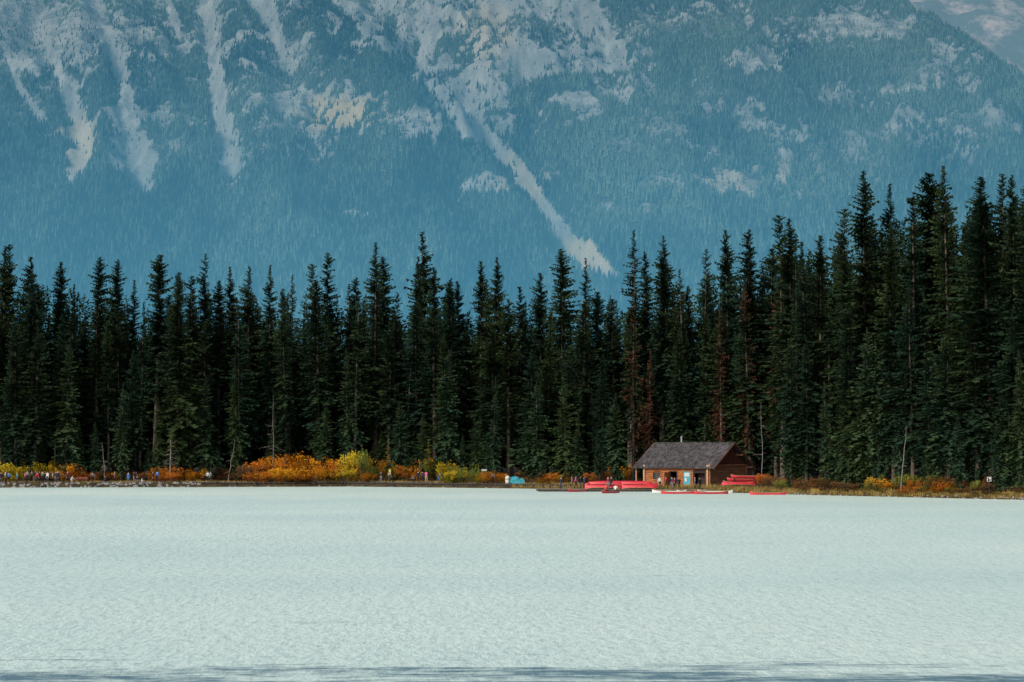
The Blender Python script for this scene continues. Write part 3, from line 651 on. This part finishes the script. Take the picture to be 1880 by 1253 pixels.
def frame(m,a,b_,z0,z1,y=-.2,w_=.1,dp=.22):
    for q in(((a-w_,z0),(a,z1)),((b_,z0),(b_+w_,z1)),((a-w_,z1),(b_+w_,z1+w_))): m.box((q[0][0],y,q[0][1]),(q[1][0],y+dp,q[1][1]))
dr=part("door",lambda m:(m.box((-7.46,-1.45,.03),(-7.40,-.2,2.15)),m.box((-7.49,-1.3,1.2),(-7.465,-.4,1.9))),[mlog],label="open wooden entrance door"); part("frame",lambda m:frame(m,-7.4,-6.0,0.02,2.2),[mfr],parent=dr)
dr=part("door",lambda m:(m.box((-2.72,.9,.03),(-.5,.95,2.3)),m.box((-2.7,-.1,2.05),(-.56,-.04,2.34))),[mfr],label="wide open boat doorway, dark panel standing in for unlit inside"); part("frame",lambda m:frame(m,-2.7,-.55,0.02,2.35),[mfr],parent=dr)  # dark sheet set back in the doorway stands in for its unlit inside
wn=part("notice_board",lambda m:m.box((-4.75,-.1,.25),(-3.35,-.04,2.3)),[mteal],label="turquoise painted information board"); part("frame",lambda m:(frame(m,-4.75,-3.35,.25,2.3),m.box((-4.85,-.2,.15),(-3.25,.02,.25))),[mlog],parent=wn)
part("notice",lambda m:(m.box((-4.55,-.125,1.5),(-3.6,-.105,2.05)),m.box((-4.5,-.125,.7),(-4.1,-.105,1.25))),[mwp],parent=wn)
wn=part("window",lambda m:m.box((-10.6,-.02,1.0),(-9.2,.01,2.1)),[mgl]); part("frame",lambda m:(frame(m,-10.6,-9.2,1.0,2.1),m.box((-10.7,-.22,.9),(-9.1,.02,1.0)),m.box((-9.93,-.07,1.0),(-9.87,-.03,2.1))),[mlog],parent=wn)
EZ=2.72; RZ=6.6; x0,x1=-LX-2.0,1.5; ya,yb=-.6,WY+.6; ym=WY/2
sl_=(RZ-EZ)/(ym-ya)
def roof(m):
    nc=20
    for side in(0,1):
        for i in range(nc):
            t0=i/nc;t1=(i+1)/nc+.012
            yA=ya+(ym-ya)*t0; yB=ya+(ym-ya)*min(t1,1); zA=EZ+(RZ-EZ)*t0; zB=EZ+(RZ-EZ)*min(t1,1)
            lift=.06
            if side: yA=2*ym-yA; yB=2*ym-yB
            vs=[(x0,yA,zA),(x1,yA,zA),(x1,yA,zA+lift+.09),(x0,yA,zA+lift+.09),(x0,yB,zB),(x1,yB,zB),(x1,yB,zB+.10),(x0,yB,zB+.10)]
            m.add(vs,[(0,1,2,3),(3,2,6,7),(0,4,5,1),(0,3,7,4),(1,5,6,2),(4,7,6,5)])
    m.box((x0,ym-.13,RZ+.1),(x1,ym+.13,RZ+.2))
rf=part("roof",roof,[msh])
for xx in(x0-.07,x1+.005):
    for side in(0,1):
        def barge(m):
            f=lambda y:y if not side else 2*ym-y
            vs=[]
            for X_ in(xx,xx+.065):
                vs+=[(X_,f(ya-.05),EZ-.22),(X_,f(ym-.002),RZ-.16),(X_,f(ym-.002),RZ+.16),(X_,f(ya-.05),EZ+.12)]
            m.add(vs,[(0,1,2,3),(7,6,5,4),(0,4,5,1),(1,5,6,2),(2,6,7,3),(3,7,4,0)])
        part("bargeboard",barge,[mgab],parent=rf)
for y_,z_ in((ym,RZ-.2),(ym-2.2,RZ-.2-2.2*sl_),(ym+2.2,RZ-.2-2.2*sl_),(0,EZ+.2),(WY,EZ+.2)):
    part("purlin",lambda m:m.cyl((x0+.15,y_,z_),(x1-.12,y_,z_),.13,n=8),[mlogd],parent=rf)
def chim(m):
    m.cyl((-9.2,ym+.5,RZ-.8),(-9.2,ym+.5,RZ+1.0),.13,n=12); m.cyl((-9.2,ym+.5,RZ+.98),(-9.2,ym+.5,RZ+1.16),.24,.05,n=12)
part("stove_pipe",chim,[simple("galvanised_metal",(.3,.31,.32),.4,.15)],parent=rf)
for xx in(0.0,-LX):
    def gable(m):
        y=0; i=0
        while y<WY-.01:
            y2=min(y+.22,WY); h=lambda q:EZ+(RZ-EZ)*(1-abs(q-ym)/(ym-ya))-.02
            o=.03*(i%2); X_=xx-.02+(o if xx==0 else -o)
            m.add([(X_,y,3.15),(X_+.1,y,3.15),(X_+.1,y2,3.15),(X_,y2,3.15),(X_,y,h(y)),(X_+.1,y,h(y)),(X_+.1,y2,h(y2)),(X_,y2,h(y2))],[(0,3,2,1),(4,5,6,7),(0,1,5,4),(1,2,6,5),(2,3,7,6),(3,0,4,7)])
            y=y2;i+=1
    part("gable",gable,[mgab])
part("gable_beam",lambda m:m.cyl((.3,-.3,3.22),(.3,WY+.3,3.22),.16,n=10),[mlogd])
for y_ in(0,WY): part("porch_post",lambda m:m.cyl((-LX-1.8,y_,-.5),(-LX-1.8,y_,EZ+.15),.12,n=8),[mlogd])
part("porch_rail",lambda m:m.cyl((-LX-1.8,0.1,1.0),(-LX-1.8,WY-.1,1.0),.06,n=6),[mlogd])

# ---------------- people ----------------
def pose_pts(kind):
    j=dict(pel=(0,0,.95),sp=(0,0,1.15),ch=(0,0,1.36),nk=(0,0,1.5),hb=(0,-.01,1.585),ht=(0,-.01,1.70))
    for s,n_ in((-1,'l'),(1,'r')):
        j['sh'+n_]=(s*.18,0,1.41); j['el'+n_]=(s*.25,.03,1.13); j['wr'+n_]=(s*.26,-.05,.89); j['ha'+n_]=(s*.26,-.07,.80)
        j['hi'+n_]=(s*.1,0,.88); j['kn'+n_]=(s*.11,-.02,.49); j['an'+n_]=(s*.11,.02,.09); j['to'+n_]=(s*.13,-.15,.04)
    def mv(d): j.update(d)
    if kind=='walk': mv({'knl':(-.1,-.16,.51),'anl':(-.1,-.22,.1),'tol':(-.1,-.38,.07),'knr':(.1,.05,.49),'anr':(.1,.3,.14),'tor':(.1,.16,.04),'ell':(-.25,.12,1.14),'wrl':(-.24,.15,.91),'hal':(-.24,.13,.82),'elr':(.25,-.06,1.14),'wrr':(.24,-.22,.95),'har':(.24,-.27,.88)})
    if kind=='photo': mv({'ell':(-.26,-.16,1.2),'wrl':(-.12,-.34,1.42),'hal':(-.07,-.38,1.5),'elr':(.26,-.16,1.2),'wrr':(.12,-.34,1.42),'har':(.07,-.38,1.5)})
    if kind=='hip': mv({'ell':(-.36,.05,1.18),'wrl':(-.22,-.05,1.0),'hal':(-.15,-.09,.98),'knr':(.16,-.04,.49),'anr':(.2,.0,.09),'tor':(.25,-.15,.04)})
    if kind=='sit':
        for s,n_ in((-1,'l'),(1,'r')):
            mv({'hi'+n_:(s*.1,0,.10),'kn'+n_:(s*.14,-.40,.28),'an'+n_:(s*.13,-.62,-.05),'to'+n_:(s*.13,-.76,.0),'el'+n_:(s*.27,-.1,.42),'wr'+n_:(s*.2,-.33,.5),'ha'+n_:(s*.15,-.4,.5),'sh'+n_:(s*.18,-.02,.66)})
        mv(dict(pel=(0,0,.15),sp=(0,0,.38),ch=(0,-.02,.6),nk=(0,-.03,.75),hb=(0,-.05,.84),ht=(0,-.05,.955)))
    if kind=='crouch':
        for s,n_ in((-1,'l'),(1,'r')):
            mv({'hi'+n_:(s*.1,.1,.34),'kn'+n_:(s*.15,-.25,.48),'an'+n_:(s*.13,.02,.09),'to'+n_:(s*.14,-.15,.04),'sh'+n_:(s*.18,-.12,.84),'el'+n_:(s*.26,-.25,.6),'wr'+n_:(s*.16,-.45,.55),'ha'+n_:(s*.1,-.52,.52)})
        mv(dict(pel=(0,.12,.38),sp=(0,.04,.58),ch=(0,-.08,.78),nk=(0,-.15,.92),hb=(0,-.18,1.0),ht=(0,-.2,1.115)))
    return j
RAD=dict(pel=.14,sp=.125,ch=.15,nk=.055,hb=.08,ht=.09,sh=.07,el=.045,wr=.03,ha=.035,hi=.095,kn=.06,an=.045,to=.04)
BON=[('pel','sp'),('sp','ch'),('ch','nk'),('nk','hb'),('hb','ht')]+[(a+s if a not in('ch','pel') else a,b_+s) for s in'lr' for a,b_ in(('ch','sh'),('sh','el'),('el','wr'),('wr','ha'),('pel','hi'),('hi','kn'),('kn','an'),('an','to'))]
PM={}
pmat=[simple("skin",(.38,.22,.16),.6,.1),simple("hair",(.03,.02,.015),.6,.2)]
for kind in('stand','walk','photo','hip','sit','crouch'):
    j=pose_pts(kind); ks=list(j); me=bpy.data.meshes.new("tmp"); me.from_pydata([j[k_] for k_ in ks],[(ks.index(a),ks.index(b_)) for a,b_ in BON],[])
    o=bpy.data.objects.new("tmp",me); col.objects.link(o)
    md=o.modifiers.new("s",'SKIN'); 
    if not me.skin_vertices:
        bm=bmesh.new(); bm.from_mesh(me); bm.verts.layers.skin.verify(); bm.to_mesh(me); bm.free()
    for i,k_ in enumerate(ks):
        rr=RAD[k_ if k_ in RAD else k_[:-1]]; sv=me.skin_vertices[0].data[i]; sv.radius=(rr*(1.15 if k_ in('ch','pel') else 1),rr*(.8 if k_ in('ch','sp') else 1)); sv.use_root=(k_=='pel')
    o.modifiers.new("b",'SUBSURF').levels=1
    dg=bpy.context.evaluated_depsgraph_get(); em=bpy.data.meshes.new_from_object(o.evaluated_get(dg)); bpy.data.objects.remove(o)
    vs=[tuple(v.co) for v in em.vertices]; fs=[tuple(p.vertices) for p in em.polygons]; mi=[]
    for p in em.polygons:
        c_=p.center; best=min(ks,key=lambda k_:(Vector(j[k_])-c_).length); b2=best[:-1] if best[-1] in'lr' and best not in RAD else best
        if b2 in('hb','ht'): m_=1 if (c_.z>j['ht'][2]-.01 or c_.y>j['ht'][1]+.02) else 0
        elif b2 in('nk','ha'): m_=0
        elif b2 in('hi','kn','an','pel'): m_=3
        elif b2=='to': m_=1
        else: m_=2
        mi.append(m_)
    mb=MB(); mb.v=vs;mb.f=fs;mb.m=mi
    for s in'lr':
        h=Vector(j['ha'+s]); d_=(h-Vector(j['wr'+s])).normalized(); sd=d_.orthogonal().normalized()
        for q in range(4): 
            b0=h+sd*(q-1.5)*.02; l=(.07,.085,.08,.06)[q]; k1_=b0+d_*l*.55; mb.cyl(b0,k1_,.010,.009,5,0); mb.cyl(k1_,k1_+(d_*.8+Vector((0,-.5,0))).normalized()*l*.45,.009,.006,5,0)
        mb.cyl(h-d_*.02+sd*.03,h+sd*.065+d_*.03,.011,.008,5,0)
    hd=Vector(j['ht']); 
    mb.add([hd+Vector(q) for q in((-.015,-.085,-.05),(.015,-.085,-.05),(0,-.115,-.055),(0,-.088,-.01))],[(0,2,3),(1,3,2),(0,1,2)],0)
    for e_ in(-.032,.032): mb.cyl(hd+Vector((e_,-.08,-.01)),hd+Vector((e_,-.094,-.01)),.011,n=6,m=1)
    PM[kind]=mb.mk("person",[pmat[0],pmat[1],pmat[0],pmat[0]],True)
COL={'black':(.015,.015,.018),'navy':(.02,.03,.07),'white':(.62,.62,.60),'pink':(.7,.10,.28),'red':(.5,.03,.03),'grey':(.16,.16,.17),'teal':(.03,.22,.27),'beige':(.38,.31,.22),'orange':(.5,.16,.03),'blue':(.05,.14,.38),'olive':(.07,.07,.035),'lilac':(.38,.24,.42),'maroon':(.2,.02,.04)}
CM={k_:simple(k_+"_cloth",v,.9,.15,8) for k_,v in COL.items()}
PO={'stand':'standing','walk':'walking','photo':'photographing','hip':'hand-on-hip','sit':'sitting','crouch':'crouching'}
def person(u,s,kind,top,bot,where,rz=None,z=None,y=None,x=None,hs=1.12):
    if y is None: x,y=locate(u,s)
    elif x is None: x=(u-940)/F*y
    if z is None: z=float(gz(x,y))
    k_=hs*R.uniform(.93,1.05)
    o=obj("person",PM[kind],loc=(x,y,z),rot=(0,0,R.uniform(0,6.28) if rz is None else rz),scale=(k_,)*3,label="%s person, %s top, %s trousers, %s"%(PO[kind],top,bot,where),cat="person",group="people on the lakeshore")
    for i,m_ in((2,CM[top]),(3,CM[bot])): o.material_slots[i].link='OBJECT'; o.material_slots[i].material=m_
W="on lakeshore path"
for a in [(4,5,'stand','black','navy'),(12,6,'stand','white','black'),(18,5.5,'walk','blue','black'),(33,5,'stand','teal','black'),(48,4,'hip','pink','black'),(52,5.5,'stand','grey','black'),(60,6,'stand','olive','black'),(67,6,'walk','black','black'),(70,5,'stand','red','black'),(74,5.5,'stand','black','navy'),(80,6.5,'hip','grey','black'),(86,5.6,'stand','black','black'),(89,5,'stand','white','navy'),(92,6.3,'photo','navy','black'),(98,5.4,'stand','beige','black'),(104,6.2,'stand','black','grey'),(107,5,'stand','black','black'),(110,5.8,'walk','blue','black'),(133,4,'crouch','white','beige'),(126,6,'stand','maroon','black'),
 (172,5,'walk','grey','black'),(195,4,'crouch','black','navy'),(212,7,'walk','grey','black'),(237,6,'stand','blue','blue'),(247,6,'photo','black','grey'),(254,4.5,'crouch','black','beige'),(262,4.6,'sit','white','grey'),(282,6,'stand','black','black'),(290,6,'stand','blue','black'),(383,5,'hip','white','black'),(388,5.4,'stand','white','grey'),(475,5,'walk','lilac','black'),(700,3,'stand','black','grey'),(768,5,'stand','black','black'),(776,5.4,'stand','navy','black'),(783,4.6,'photo','pink','beige'),(760,5,'crouch','grey','black'),(905,3,'walk','grey','black'),(806,5,'stand','black','blue'),(716,5,'stand','beige','black')]:
    s_=a[1] if a[0]>300 else max(3.4,a[1]-1.5)
    x,y=locate(a[0],s_); person(a[0],s_,a[2],a[3],a[4],W, z=float(gz(x,y))+(-.05 if a[2]=='sit' else 0.04))
D="on dock beside canoes"
for a in [(1050,322,'stand','grey','black'),(1057,323,'walk','pink','black'),(1066,324,'stand','black','navy'),(1072,322.5,'hip','navy','black'),(1116,321.3,'stand','maroon','grey'),(1122,321.4,'stand','black','black'),(1030,323,'stand','black','navy')]:
    person(a[0],0,a[2],a[3],a[4],D,y=a[1],z=.37)
D="on boathouse dock"
for a in [(1211,319.5,'stand','white','black'),(1222,320,'walk','red','black'),(1233,320.2,'stand','navy','grey'),(1238,319,'hip','maroon','black'),(1246,320,'stand','black','black'),(1275,320.3,'stand','grey','black'),(1284,319.3,'stand','black','black'),(1328,319.5,'crouch','pink','black')]:
    person(a[0],0,a[2],a[3],a[4],D,y=a[1],z=.37)
mpad=simple("wooden_paddle",(.42,.28,.15),.6,.2)
dcan=CH*F/(905.5-830); cx_=XU(1121,dcan)
for t,tp in((-1.5,'red'),(1.35,'white')):
    X_=cx_+t*math.cos(1.0); Y_=dcan+t*math.sin(1.0)
    person(0,0,'sit',tp,'black',"in a red canoe",x=X_,y=Y_,z=.17,rz=1.0+math.pi/2)
    mb=MB(); mb.cyl((-.1,.0,.0),(.45,0,1.15),.016,n=6); mb.box((-.19,-.01,-.35),(-.05,.01,.02)); 
    obj("paddle",mb.mk("paddle",[mpad]),loc=(X_-.35,Y_-.35,.15),label="wooden canoe paddle held by a paddler",cat="paddle",group="canoe paddles")
# ---------------- small things ----------------
def post_sign(u,s,h,bw,bh,mboard,lab,fn=None):
    x,y=locate(u,s); g=float(gz(x,y))
    e=obj("sign",None,loc=(x,y,g),label=lab,cat="sign")
    mb=MB(); mb.box((-.05,-.05,-.4),(.05,.05,h)); obj("post",mb.mk("post",[mwood]),parent=e)
    mb=MB(); mb.box((-bw/2,-.09,h-bh),(bw/2,-.055,h+.03)); obj("board",mb.mk("board",[mboard]),parent=e)
    if fn: mb=MB(); fn(mb,h,bw,bh); obj("marking",mb.mk("marking",[CM['black']]),parent=e)
def pict(m,h,bw,bh):
    m.box((-.2,-.098,h-.18),(-.05,-.092,h-.05)); m.box((-.22,-.098,h-.50),(.2,-.092,h-.40)); m.box((-.16,-.098,h-.40),(.0,-.092,h-.18)); m.box((0,-.098,h-.32),(.2,-.092,h-.24))
post_sign(1814,1.8,2.3,.55,.55,mwp,"white square sign with black pictogram on a post",pict)
post_sign(716,4,2.3,.35,.5,simple("yellow_notice",(.45,.38,.1),.7,.1),"small yellow notice on a post by the path")
post_sign(808,4,1.7,.3,.4,simple("grey_notice",(.25,.25,.24),.7,.1),"small grey notice on a dark post")
x,y=locate(889,3.5); g=float(gz(x,y)); e=obj("information_kiosk",None,loc=(x,y,g),label="small roofed information kiosk by the path",cat="kiosk")
for s in(-.3,.3): mb=MB(); mb.box((s-.05,-.06,-.3),(s+.05,.06,2.2)); obj("post",mb.mk("post",[mlogd]),parent=e)
mb=MB(); mb.box((-.24,-.03,1.2),(.24,.03,2.0)); obj("board",mb.mk("board",[mlog]),parent=e)
mb=MB(); mb.add([(-.45,-.35,2.15),(.45,-.35,2.15),(.45,.35,2.15),(-.45,.35,2.15),(-.45,0,2.45),(.45,0,2.45)],[(0,1,5,4),(2,3,4,5),(1,2,5),(3,0,4),(0,3,2,1)]); obj("roof",mb.mk("roof",[simple("pale_roof_boards",(.3,.29,.27),.8,.2)]),parent=e)
mtp=simple("turquoise_tarp",(.03,.27,.33),.6,.25,2,bump=.6)
for u,sx,sz,lb in((945,1.5,1.4,"turquoise tarpaulin covering stacked gear"),(958,.9,1.0,"small turquoise tarpaulin bundle")):
    x,y=locate(u,3.2); g=float(gz(x,y)); bm=bmesh.new(); bmesh.ops.create_cube(bm,size=1); bmesh.ops.subdivide_edges(bm,edges=bm.edges,cuts=5,use_grid_fill=True); r=random.Random(u)
    for v in bm.verts:
        v.co.x*=sx*(1.15-.35*(v.co.z+.5)); v.co.y*=.9*(1.15-.3*(v.co.z+.5)); v.co.z=(v.co.z+.5)*sz*(1-.2*abs(v.co.x)); v.co+=Vector((r.uniform(-.04,.04),r.uniform(-.04,.04),r.uniform(-.03,.03)))
    me=bpy.data.meshes.new("tarp_covered_pile"); bm.to_mesh(me); bm.free(); me.materials.append(mtp); obj("tarp_covered_pile",me,loc=(x,y,g),label=lb,cat="tarpaulin")
x,y=locate(932,3.4); g=float(gz(x,y)); mb=MB()
for z0,z1,a,b_ in((0,.1,.36,.38),(.1,.7,.38,.38),(.7,.76,.41,.41),(.76,1.3,.38,.37),(1.3,1.42,.37,.2),(1.42,1.5,.12,.12)): mb.cyl((0,0,z0),(0,0,z1),a,b_,16)
obj("water_tank",mb.mk("water_tank",[mwp],True),loc=(x,y,g),label="white plastic storage tank by the path",cat="tank")
x,y=locate(150,6.5); g=float(gz(x,y)); e=obj("bench",None,loc=(x,y,g),label="long reddish wooden bench by the path",cat="bench"); mbw=simple("red_brown_bench_wood",(.22,.07,.04),.7,.3)
mb=MB(); [mb.box((-1.2,-.22+.16*i,.42),(1.2,-.08+.16*i,.47)) for i in range(3)]; obj("seat",mb.mk("seat",[mbw]),parent=e)
mb=MB(); [mb.box((-1.2,.28,.6+.16*i),(1.2,.32,.72+.16*i)) for i in range(2)]; obj("backrest",mb.mk("backrest",[mbw]),parent=e)
for s in(-1,1):
    mb=MB(); mb.box((-.05,-.2,-.2),(.05,-.1,.415)); mb.box((-.05,.2,-.2),(.05,.275,.95)); mb.box((-.05,-.1,.3),(.05,.2,.4)); obj("leg",mb.mk("leg",[mbw]),parent=e,loc=(s*1.0,0,0))
